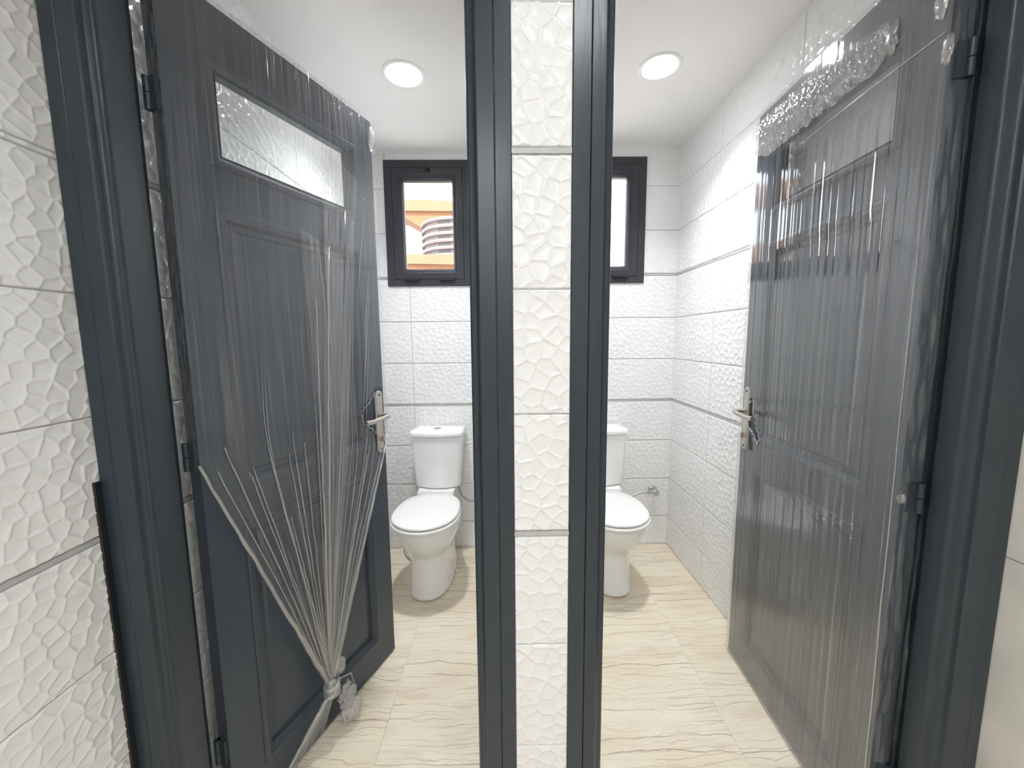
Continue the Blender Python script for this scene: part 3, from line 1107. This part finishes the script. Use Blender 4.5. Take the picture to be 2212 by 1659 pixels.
# --- left door: sheet down to handle height, then gathered to a knot
rs = np.random.RandomState(3)
pf = tag(empty('plastic_film'), 'clear plastic film draped over the left door and gathered into a knot', 'plastic film')
place_like(pf, d1)
na, nb = 420, 150
a = np.linspace(0, 1, na)
b = np.linspace(0, 1, nb)
A, B = np.meshgrid(a, b, indexing='ij')
ztop = 2.118
sk, zk = 0.298, 0.205
s_line = -0.004 + A * (WL + 0.010)
zb = 1.030 - 0.085 * A                       # height where each pleat starts to run to the knot
tb = 0.52
T_ = np.clip((B - tb) / (1 - tb), 0, 1)
Zg = np.where(B < tb, ztop + (zb - ztop) * (B / tb), zb + (zk - zb) * T_)
kpos = sk + (A - 0.5) * 0.030
Sg = s_line + (kpos - s_line) * T_
# slight inward sweep above
sweep = np.clip((1.75 - Zg) / 0.75, 0, 1) ** 2 * (B < tb) + (B >= tb) * 1.0
Sg = Sg + (1 - T_) * sweep * 0.035 * np.sin(A * math.pi * 2.0) * 0.5
p_f = fbm1(rs, na, [(9, 0.7), (22, 0.6), (60, 0.25)])
p_g = fbm1(rs, na, [(8, 0.8), (20, 0.6), (48, 0.25)])
p_r = 1 - 2 * np.abs(p_f)
right_w = np.clip((A - 0.30) / 0.30, 0, 1)
up_amp = 0.0002 + 0.0010 * right_w * (0.4 + 0.6 * np.clip((1.9 - Zg) / 0.8, 0, 1))
fan_amp = 0.0018 + 0.0065 * T_ ** 0.8
amp = np.where(B < tb, up_amp, np.maximum(up_amp, fan_amp * np.clip(T_ * 2.5, 0.08, 1)))
wig = value2(rs, A, B, 26, 7) * 0.5 + value2(rs, A, B, 60, 16) * 0.35
OUT = 0.0085 + amp * (p_r[:, None] * 0.6 + p_g[:, None] * 0.4 + wig * 0.9) + 0.027 * T_ ** 1.2
OUT = np.maximum(OUT, 0.0078)
# short crinkles hanging from the top edge
top_w = np.clip((Zg - 1.90) / 0.12, 0, 1) * np.clip((A - 0.25) / 0.15, 0, 1)
OUT = OUT + top_w * 0.0024 * (1 + fbm1(rs, na, [(60, 0.7), (120, 0.6)])[:, None])
dens = 0.02 + 0.10 * right_w * np.clip((1.9 - Zg) / 0.9, 0, 1) * np.clip(fbm1(rs, na, [(9, 1.0), (40, 0.6)])[:, None], 0, 1)
dens = dens + np.clip(T_ * 5, 0, 1) * (0.13 + 0.18 * T_) * (0.6 + 0.8 * np.clip(p_g[:, None], 0, 1)) + 0.35 * (T_ > 0) * np.clip(T_ * 4, 0, 1) * (np.clip(1 - A / 0.035, 0, 1) + np.clip(1 - (1 - A) / 0.05, 0, 1))
hole = [(0.606, 1.123), (0.584, 1.095), (0.535, 1.060), (0.540, 1.015), (0.585, 0.985), (0.607, 0.94), (0.625, 0.865), (0.66, 0.865), (0.66, 1.135), (0.62, 1.135)]
drop = in_poly(Sg, Zg, hole)
grid_obj('sheet', Sg, OUT, Zg, T1, m_film, pf, A, B * 1.6, dens, drop)
def torn_rim(poly, T, root, out, r=0.0022, seed=0):
    rs = np.random.RandomState(seed)
    P = []
    n = len(poly)
    for i in range(n):
        p, q = np.array(poly[i]), np.array(poly[(i + 1) % n])
        m_ = max(2, int(np.linalg.norm(q - p) / 0.006))
        for k in range(m_):
            P.append(p + (q - p) * k / m_ + rs.randn(2) * 0.0012)
    P.append(P[0])
    bm = bmesh.new()
    add_tube(bm, [T(p[0], out + 0.0015 * rs.randn(), p[1]) for p in P], r, 6, cap=False, radii=[r * (0.5 + 1.1 * rs.rand()) for _ in P])
    return bm_obj('torn_rim', bm, m_film_crumple, root, smooth=True)
torn_rim([(0.606, 1.123), (0.584, 1.095), (0.535, 1.060), (0.540, 1.015), (0.585, 0.985), (0.607, 0.96), (0.612, 1.04)], T1, pf, 0.011, seed=3)
# heavy loose folds hanging in the right half (a second layer of film)
rs = np.random.RandomState(8)
for (s_top, z_top, wid, den, n_) in ((0.40, 1.62, 0.17, 0.08, 90), (0.50, 1.90, 0.14, 0.015, 80)):
    a2 = np.linspace(0, 1, n_)
    b2 = np.linspace(0, 1, 70)
    A2, B2 = np.meshgrid(a2, b2, indexing='ij')
    Z2 = z_top + (zk + 0.02 - z_top) * B2 - 0.06 * (A2 - 0.5) * (1 - B2)
    narrow = np.where(Z2 > 0.95, 1.0 - 0.30 * np.clip((z_top - Z2) / (z_top - 0.95), 0, 1), 0.70 * np.clip((Z2 - zk) / (0.95 - zk), 0, 1) + 0.05)
    mid = s_top + (0.40 - s_top) * np.clip((z_top - Z2) / (z_top - 0.95), 0, 1)
    mid = np.where(Z2 > 0.95, mid, 0.40 + (sk - 0.40) * np.clip((0.95 - Z2) / (0.95 - zk), 0, 1))
    S2 = mid + (A2 - 0.5) * wid * narrow
    pr2 = fbm1(rs, n_, [(6, 0.8), (16, 0.6), (36, 0.4)])
    O2 = 0.0125 + 0.0045 * (1 + pr2[:, None]) + 0.003 * value2(rs, A2, B2, 12, 9) + 0.022 * np.clip((1.0 - Z2) / 0.8, 0, 1)
    edge = np.clip(1 - A2 / 0.06, 0, 1) + np.clip(1 - (1 - A2) / 0.06, 0, 1)
    de = den + 0.10 * edge + 0.06 * np.clip((1.0 - Z2) / 0.8, 0, 1)
    grid_obj('fold', S2, O2, Z2, T1, m_film, pf, A2 * 0.5, B2 * 1.5, de)
# rolled hems of the gathered part
def hem(name, p0, p1, r0, r1, root, T, sag=0.0, o0=0.012, o1=0.036, seed=1, n=26):
    rs = np.random.RandomState(seed)
    bm = bmesh.new()
    pts, rad = [], []
    for k in range(n):
        t = k / (n - 1)
        s = p0[0] + (p1[0] - p0[0]) * t
        z = p0[1] + (p1[1] - p0[1]) * t - sag * math.sin(math.pi * t)
        pts.append(T(s + 0.0012 * rs.randn() , o0 + (o1 - o0) * t, z))
        rad.append((r0 + (r1 - r0) * t) * (0.85 + 0.3 * rs.rand()))
    add_tube(bm, pts, 0.004, 9, radii=rad)
    o = smooth_by_angle(bm_obj(name, bm, m_film_crumple, root), 1.2)
    return o
hem('hem', (-0.008, 1.028), (sk - 0.012, zk), 0.0035, 0.0085, pf, T1, seed=2)
hem('hem', (WL + 0.006, 0.945), (sk + 0.014, zk), 0.0035, 0.0085, pf, T1, seed=4)
for (ps, pz, r0) in ((0.45, 1.15, 0.002), (0.36, 1.45, 0.0018), (0.55, 0.90, 0.0018), (0.42, 1.62, 0.0018), (0.22, 0.80, 0.0016)):
    hem('crease', (ps, pz), (sk + 0.01 * (ps - 0.3), zk), r0 * 0.7, 0.005, pf, T1, o0=0.014, seed=int(ps * 100))

def creases(name, items, root, T, r=0.0013, seed=0):
    rs = np.random.RandomState(seed)
    bm = bmesh.new()
    for it in items:
        ctrl = [Vector(p) for p in it]
        path = bez(ctrl, 6) if len(ctrl) > 2 else [ctrl[0].lerp(ctrl[1], t) for t in np.linspace(0, 1, 8)]
        m_ = len(path) - 1
        pts = [T(p[0] + 0.0007 * rs.randn(), p[2], p[1]) for p in path]
        add_tube(bm, pts, r, 5, radii=[r * (0.12 + 1.0 * min(1.0, 2.2 * k / m_) * (0.7 + 0.5 * rs.rand())) * (1.0 if len(ctrl) > 2 else min(1, 0.1 + 2.4 * (1 - k / m_))) for k in range(m_ + 1)])
    return tag(bm_obj(name, bm, m_film_crumple, root, smooth=True), kind='stuff')
rs = np.random.RandomState(99)
items = []
for i in range(20):                        # fine gathers fanning into the knot
    a_ = (i + rs.rand()) / 20
    s_ = a_ * WL
    zt_ = 1.03 - 0.085 * a_ + 0.05 * rs.rand() - 0.10 * rs.rand()
    t0_ = (1.03 - 0.085 * a_ - zt_) / (1.03 - 0.085 * a_ - zk)
    s_ = s_ + (sk + (a_ - 0.5) * 0.03 - s_) * max(0, t0_)
    zu_ = zt_ + (0.02 + 0.28 * rs.rand() * (a_ > 0.2))
    su_ = s_ + 0.3 * (a_ * WL - s_)
    items.append(((su_, zu_, 0.0105), (s_, zt_, 0.013), (s_ + (sk - s_) * 0.5, zt_ + (zk - zt_) * 0.5, 0.024), (sk + (a_ - 0.5) * 0.026, zk, 0.037)))
creases('fan_creases', items, pf, T1, 0.0016, 5)
items = []
for i in range(34):                        # short puckers under the top edge
    a_ = 0.26 + 0.36 * rs.rand()
    l_ = 0.03 + 0.11 * rs.rand() ** 1.5
    z_ = 2.108 - 0.03 * rs.rand() * (rs.rand() > 0.6)
    items.append(((a_, z_, 0.011), (a_ + 0.05 * l_ / 0.1 * (a_ - 0.30), z_ - l_, 0.010)))
for i in range(12):                        # long pulls down the right half
    a_ = 0.38 + 0.26 * rs.rand()
    z_ = 1.85 - 0.5 * rs.rand()
    items.append(((a_, z_, 0.011), (a_ + (0.43 - a_) * 0.4, z_ - 0.35 - 0.4 * rs.rand(), 0.013)))
creases('puckers', items, pf, T1, 0.0010, 6)
# the knot itself: a wrapped bundle, a puffed loop, a crumpled tail and a skirt running to the floor
def crumple_blob(name, c, rad, T, root, m, seed, squash=(1, 1, 1), rough=0.30, n=3):
    bm = bmesh.new()
    bmesh.ops.create_icosphere(bm, subdivisions=n, radius=1.0)
    rs = np.random.RandomState(seed)
    dirs = rs.randn(26, 3)
    dirs /= np.linalg.norm(dirs, axis=1)[:, None]
    for v in bm.verts:
        p = np.array(v.co)
        q = dirs @ p
        f = 1 + rough * (np.max(q) * 1.6 - 1.45) * 1.8 + rough * 0.45 * math.sin(9 * p[0] + 5 * p[1]) * math.cos(8 * p[2])
        s, o, z = p * f * rad * np.array(squash)
        v.co = T(c[0] + s, c[1] + o, c[2] + z)
    return bm_obj(name, bm, m, root, smooth=True)
kn = crumple_blob('knot', (sk, 0.040, 0.176), 0.022, T1, pf, m_film_crumple, 5, (1.0, 0.9, 1.5), 0.22, 3)
for k, (dz, tilt_) in enumerate(((0.016, 0.25), (0.006, -0.2), (-0.006, 0.35), (-0.018, -0.1))):
    bm = bmesh.new()
    pts = []
    for i in range(25):
        t = 2 * math.pi * i / 24
        pts.append(T1(sk + 0.0235 * math.cos(t), 0.040 + 0.021 * math.sin(t), 0.176 + dz + 0.022 * tilt_ * math.cos(t)))
    add_tube(bm, pts, 0.005, 7, cap=False)
    bm_obj('wrap_band', bm, m_film_crumple, kn, smooth=True)
crumple_blob('loop', (0.338, 0.040, 0.225), 0.024, T1, pf, m_film_crumple, 9, (0.9, 0.6, 1.25), 0.30, 3)
crumple_blob('tail', (0.352, 0.050, 0.105), 0.032, T1, pf, m_film_crumple, 12, (0.95, 0.7, 1.25), 0.55, 4)
crumple_blob('tail', (0.360, 0.056, 0.047), 0.034, T1, pf, m_film_crumple, 15, (1.05, 0.8, 1.0), 0.55, 4)
bm = bmesh.new()
add_tube(bm, [T1(0.318, 0.045, 0.190), T1(0.372, 0.050, 0.168), T1(0.384, 0.052, 0.110), T1(0.345, 0.050, 0.120)], 0.0026, 6)
bm_obj('tail_strand', bm, m_film_crumple, pf)
a2 = np.linspace(0, 1, 90)
b2 = np.linspace(0, 1, 40)
A2, B2 = np.meshgrid(a2, b2, indexing='ij')
rs = np.random.RandomState(21)
z_bot = 0.010 + 0.025 * A2
Z2 = 0.165 + (z_bot - 0.165) * B2
S2 = (sk - 0.012 + 0.026 * A2) + ((0.105 + 0.175 * A2) - (sk - 0.012 + 0.026 * A2)) * B2
O2 = 0.040 + (0.012 - 0.040) * B2 * 0.7 + (0.004 + 0.003 * B2) * fbm1(rs, 90, [(8, 0.8), (22, 0.7)])[:, None]
grid_obj('skirt', S2, O2, Z2, T1, m_film, pf, A2 * 0.4, B2, 0.10 + 0.25 * (np.clip(1 - A2 / 0.07, 0, 1)) + 0.05 * (1 - B2))
hem('hem', (sk - 0.012, 0.165), (0.105, 0.012), 0.007, 0.004, pf, T1, o0=0.040, o1=0.016, seed=31)
creases('skirt_creases', [((sk - 0.010 + 0.022 * q, 0.160, 0.040), (0.115 + 0.16 * q, 0.014 + 0.02 * q, 0.018)) for q in (0.08, 0.2, 0.33, 0.45, 0.6, 0.75, 0.9, 1.0)], pf, T1, 0.0018, 12)
# wrap over the free edge, the hinge edge and the top
def wrap_edges(root, T, W, H, z_lo_free, z_lo_hinge, m, seed, amp=0.0012, dn=0.05):
    rs = np.random.RandomState(seed)
    for (sa, zlo, zhi) in ((-0.003, z_lo_hinge, H), (W + 0.003, z_lo_free, H)):
        n1, n2 = 14, 120
        A3, B3 = np.meshgrid(np.linspace(0, 1, n1), np.linspace(0, 1, n2), indexing='ij')
        Z3 = zhi + (zlo - zhi) * B3
        O3 = 0.009 - 0.055 * A3
        sg = -1 if sa < 0 else 1
        S3 = sa + sg * (0.0022 + amp * value2(rs, A3, B3, 8, 60) + amp * 0.8 * value2(rs, A3, B3, 10, 24))
        grid_obj('edge_wrap', S3, O3, Z3, T, m, root, A3 * 0.1, B3, dn + 0.10 * np.clip(value2(rs, A3, B3, 10, 80), 0, 1))
    A3, B3 = np.meshgrid(np.linspace(0, 1, 160), np.linspace(0, 1, 12), indexing='ij')
    S3 = -0.004 + A3 * (W + 0.008)
    O3 = 0.009 - 0.055 * B3
    Z3 = H + 0.0035 + amp * value2(rs, A3, B3, 70, 6)
    grid_obj('edge_wrap', S3, O3, Z3, T, m, root, A3, B3 * 0.1, dn + 0.10 * np.clip(value2(rs, A3, B3, 80, 8), 0, 1))
wrap_edges(pf, T1, WL, 2.1155, 0.95, 1.03, m_film, 40)
crumple_blob('corner_bunch', (WL - 0.012, 0.012, 2.045), 0.022, T1, pf, m_film_crumple, 44, (0.7, 0.35, 1.7), 0.5, 3)

# --- right door: film stretched down the whole door with fine vertical ribs
rs = np.random.RandomState(17)
pf2 = tag(empty('plastic_film'), 'tight ribbed plastic film stretched over the whole right door', 'plastic film')
place_like(pf2, d2)
na, nb = 560, 120
A, B = np.meshgrid(np.linspace(0, 1, na), np.linspace(0, 1, nb), indexing='ij')
edge_in = 0.028 * np.clip(1 - B * 1.15, 0, 1) ** 2          # film's near edge creeps towards the leaf edge
Sg = -0.004 + A * (WR + 0.010)
Zg = 2.118 + (0.010 - 2.118) * B
rib = fbm1(rs, na, [(62, 0.60), (95, 0.40)])
sel = 0.45 + 0.55 * np.clip(fbm1(rs, na, [(9, 1.2)])[:, None] + 0.5 * value2(rs, A, B, 10, 5) + 0.45, 0, 1)
mid_a = np.clip((2.0 - Zg) / 0.3, 0.2, 1) * np.clip((Zg + 0.25) / 0.8, 0.25, 1)
OUT = 0.0085 + 0.0019 * (rib[:, None]) * sel * mid_a + 0.0012 * fbm1(rs, na, [(12, 1.0)])[:, None] + 0.0012 * value2(rs, A, B, 9, 6)
# dips where the film sinks into the panels
def dip(s0, s1, z0, z1, d):
    global OUT
    e = 0.03
    f = np.clip((Sg - s0) / e, 0, 1) * np.clip((s1 - Sg) / e, 0, 1) * np.clip((Zg - z0) / e, 0, 1) * np.clip((z1 - Zg) / e, 0, 1)
    OUT = OUT - d * f
dip(0.12, 0.55, 0.95, 1.62, 0.003)
dip(0.12, 0.55, 0.14, 0.81, 0.003)
OUT = np.maximum(OUT, 0.0045)
dens = 0.03 + 0.05 * np.clip(value2(rs, A, B, 12, 10), 0, 1) + 0.03 * np.clip(rib[:, None], 0, 1)
dens += 0.45 * np.clip(1 - A / 0.010, 0, 1)
hole = [(0.632, 1.065), (0.590, 1.085), (0.583, 1.02), (0.555, 0.985), (0.536, 0.955), (0.545, 0.930), (0.575, 0.958), (0.615, 0.985), (0.66, 1.02)]
drop = in_poly(Sg, Zg, hole) | in_poly(Sg, Zg, [(0.60, 0.955), (0.575, 0.915), (0.592, 0.895), (0.605, 0.93)])
grid_obj('sheet', Sg, OUT, Zg, T2, m_film_taut, pf2, A, B * 2.0, dens, drop)
wrap_edges(pf2, T2, WR, 2.1155, 0.02, 0.02, m_film, 50, 0.0018, 0.05)
torn_rim([(0.632, 1.065), (0.590, 1.085), (0.583, 1.02), (0.555, 0.985), (0.536, 0.955), (0.545, 0.930), (0.575, 0.958), (0.615, 0.985)], T2, pf2, 0.010, seed=6)
creases('film_edge', [((0.016, 1.60, 0.0105), (0.012, 1.10, 0.0110), (0.009, 0.60, 0.0105), (0.004, 0.03, 0.0100))], pf2, T2, 0.0014, 71)
# bunched film rolled down from the top edge
rs = np.random.RandomState(77)
na, nb = 230, 44
A, B = np.meshgrid(np.linspace(0, 1, na), np.linspace(0, 1, nb), indexing='ij')
Sg = 0.125 + A * (WR - 0.125)
lower = 1.945 - 0.0 * A + 0.03 * np.clip(A - 0.85, 0, 1) / 0.15 + 0.025 * np.clip(0.08 - A, 0, 1) / 0.08
upper = np.where(A < 0.45, 2.035 + 0.10 * A, 2.08)
Zg = upper + (lower - upper) * B + 0.004 * value2(rs, A, B, 30, 3)
crk = value2(rs, A, B, 60, 8) * 0.6 + value2(rs, A, B, 110, 16) * 0.5 + np.abs(value2(rs, A, B, 36, 5)) * 0.7
OUT = 0.011 + 0.012 * np.sin(math.pi * np.clip(B, 0, 1)) + 0.0050 * crk
OUT = np.maximum(OUT, 0.009)
dens = 0.05 + 0.16 * np.clip(crk, 0, 1)
grid_obj('bunched_fold', Sg, OUT, Zg, T2, m_film_crumple, pf2, A, B * 0.2, dens)
hem('crease', (0.005, 1.918), (0.18, 1.915), 0.0012, 0.0016, pf2, T2, o0=0.010, o1=0.011, seed=61)
hem('crease', (0.18, 1.915), (0.42, 1.905), 0.0016, 0.0010, pf2, T2, o0=0.011, o1=0.010, seed=62)
for s_, z_, r_, sd in ((0.13, 1.995, 0.016, 1), (0.03, 2.05, 0.020, 2), (0.02, 1.98, 0.014, 3), (-0.002, 1.88, 0.012, 4)):
    crumple_blob('crinkle', (s_, 0.010, z_), r_, T2, pf2, m_film_crumple, 90 + sd, (0.9, 0.35, 2.2), 0.6, 3)
crumple_blob('torn_bit', (0.001, 0.0, 0.955), 0.012, T2, pf2, m_film_crumple, 97, (0.7, 0.7, 1.0), 0.4, 2)

# ------------------------------------------------------------------ outside the windows
m_orange = simple('orange_render', (0.27, 0.125, 0.062), 0.9, var=0.04, bscale=2)
m_orange_l = simple('light_orange_fascia', (0.29, 0.145, 0.085), 0.9, var=0.04, bscale=2)
m_pink = simple('pale_pink_concrete', (0.24, 0.185, 0.18), 0.9, var=0.04, bscale=1)
m_pale = simple('pale_white_render', (0.30, 0.28, 0.255), 0.9, var=0.03, bscale=0.5)
m_recess = simple('dark_window_recess', (0.10, 0.085, 0.08), 0.5)
Z0 = 1.32
def dirpt(dx, dz, y):
    return Vector((dx * y, y, Z0 + dz * y))
def slab_xz(name, poly, y, depth, m, parent=None):
    bm = bmesh.new()
    f = [dirpt(a, b, y) for a, b in poly]
    add_loft(bm, [f, [p + Vector((0, depth, 0)) for p in f]])
    return bm_obj(name, bm, m, parent)
ob = tag(empty('building', (0, 26, 0)), 'orange building with a deep overhanging eave, behind the louvred tower outside the left window', 'building')
def put(o, par):
    o.parent = par
    o.matrix_parent_inverse = Matrix.Translation(par.location).inverted()
put(slab_xz('fascia', [(-0.60, 0.3170), (-0.02, 0.3110), (-0.02, 0.3340), (-0.60, 0.3480)], 26, 3, m_orange_l), ob)
put(slab_xz('soffit', [(-0.60, 0.3169), (-0.60, 0.52 - 0.20), (-0.255, 0.3050), (-0.10, 0.215), (-0.02, 0.215), (-0.02, 0.3109)], 26.2, 2.5, m_orange), ob)
put(slab_xz('pier', [(-0.10, -0.165), (-0.02, -0.165), (-0.02, 0.2149), (-0.10, 0.2149)], 26.2, 2.5, m_orange), ob)
tw = tag(empty('tower', (-2.15, 20, 0)), 'round pale pink tower with stacked balcony rings outside the left window', 'building')
bm = bmesh.new()
add_disc_lathe(bm, [(1.72, -4.3), (1.72, 6.75)], 64)
bm_obj('tower_wall', bm, m_pink, tw, smooth=False)
for k in range(20):
    z = 6.72 - 0.318 * k
    bm = bmesh.new()
    add_disc_lathe(bm, [(1.60, z - 0.07), (1.84, z - 0.07), (1.86, z), (1.84, z + 0.07), (1.60, z + 0.07)], 64)
    bm_obj('balcony_ring', bm, m_pink, tw)
    if k:
        for ang in (-172, -118, -60, -20):
            bm = bmesh.new()
            L = []
            for q in (0, 1):
                L.append([])
            for j in range(5):
                t = math.radians(ang + j * (5.0 if ang > -150 else 4.0))
                L[0].append((1.725 * math.cos(t), 1.725 * math.sin(t), z + 0.07))
                L[1].append((1.725 * math.cos(t), 1.725 * math.sin(t), z + 0.235))
            rr = [[(x * 0.98, y * 0.98, zz) for x, y, zz in l[::-1]] for l in L]
            add_loft(bm, [L[0] + rr[0], L[1] + rr[1]])
            bm_obj('window_recess', bm, m_recess, tw)
pp = tag(empty('parapet', (-2.0, 12, 0)), 'low orange parapet along the bottom of the view outside the left window', 'parapet')
put(slab_xz('coping', [(-0.45, 0.1930), (-0.06, 0.1830), (-0.06, 0.2060), (-0.45, 0.2170)], 12, 0.6, m_orange_l), pp)
put(slab_xz('parapet_wall', [(-0.45, -0.36), (-0.06, -0.36), (-0.06, 0.1829), (-0.45, 0.1929)], 12.1, 0.5, m_orange), pp)
fb = tag(empty('building', (-6.0, 34, 0)), 'pale sunlit building high above the orange eave', 'building')
put(slab_xz('facade', [(-0.195, -0.13), (0.10, -0.13), (0.10, 0.46), (-0.16, 0.40), (-0.190, 0.375), (-0.200, 0.352)], 34, 3, m_pale), fb)
nb_ = tag(empty('building', (2.0, 7.0, 0)), 'pinkish white neighbouring facade close outside the right window', 'building')
bm = bmesh.new()
add_box(bm, (-2.76, 0.0, -3.0), (4.0, 1.0, 8.0))
bm_obj('facade', bm, simple('pinkish_render', (0.86, 0.78, 0.79), 0.9, var=0.03, bscale=3), nb_)
bm = bmesh.new()
add_box(bm, (-60, 3.2, -3.2), (60, 120, -3.0))
tag(bm_obj('ground', bm, simple('street_paving', (0.42, 0.40, 0.38), 0.9, var=0.1, bscale=1)), 'pale street paving far below the windows', 'ground', None, 'structure')
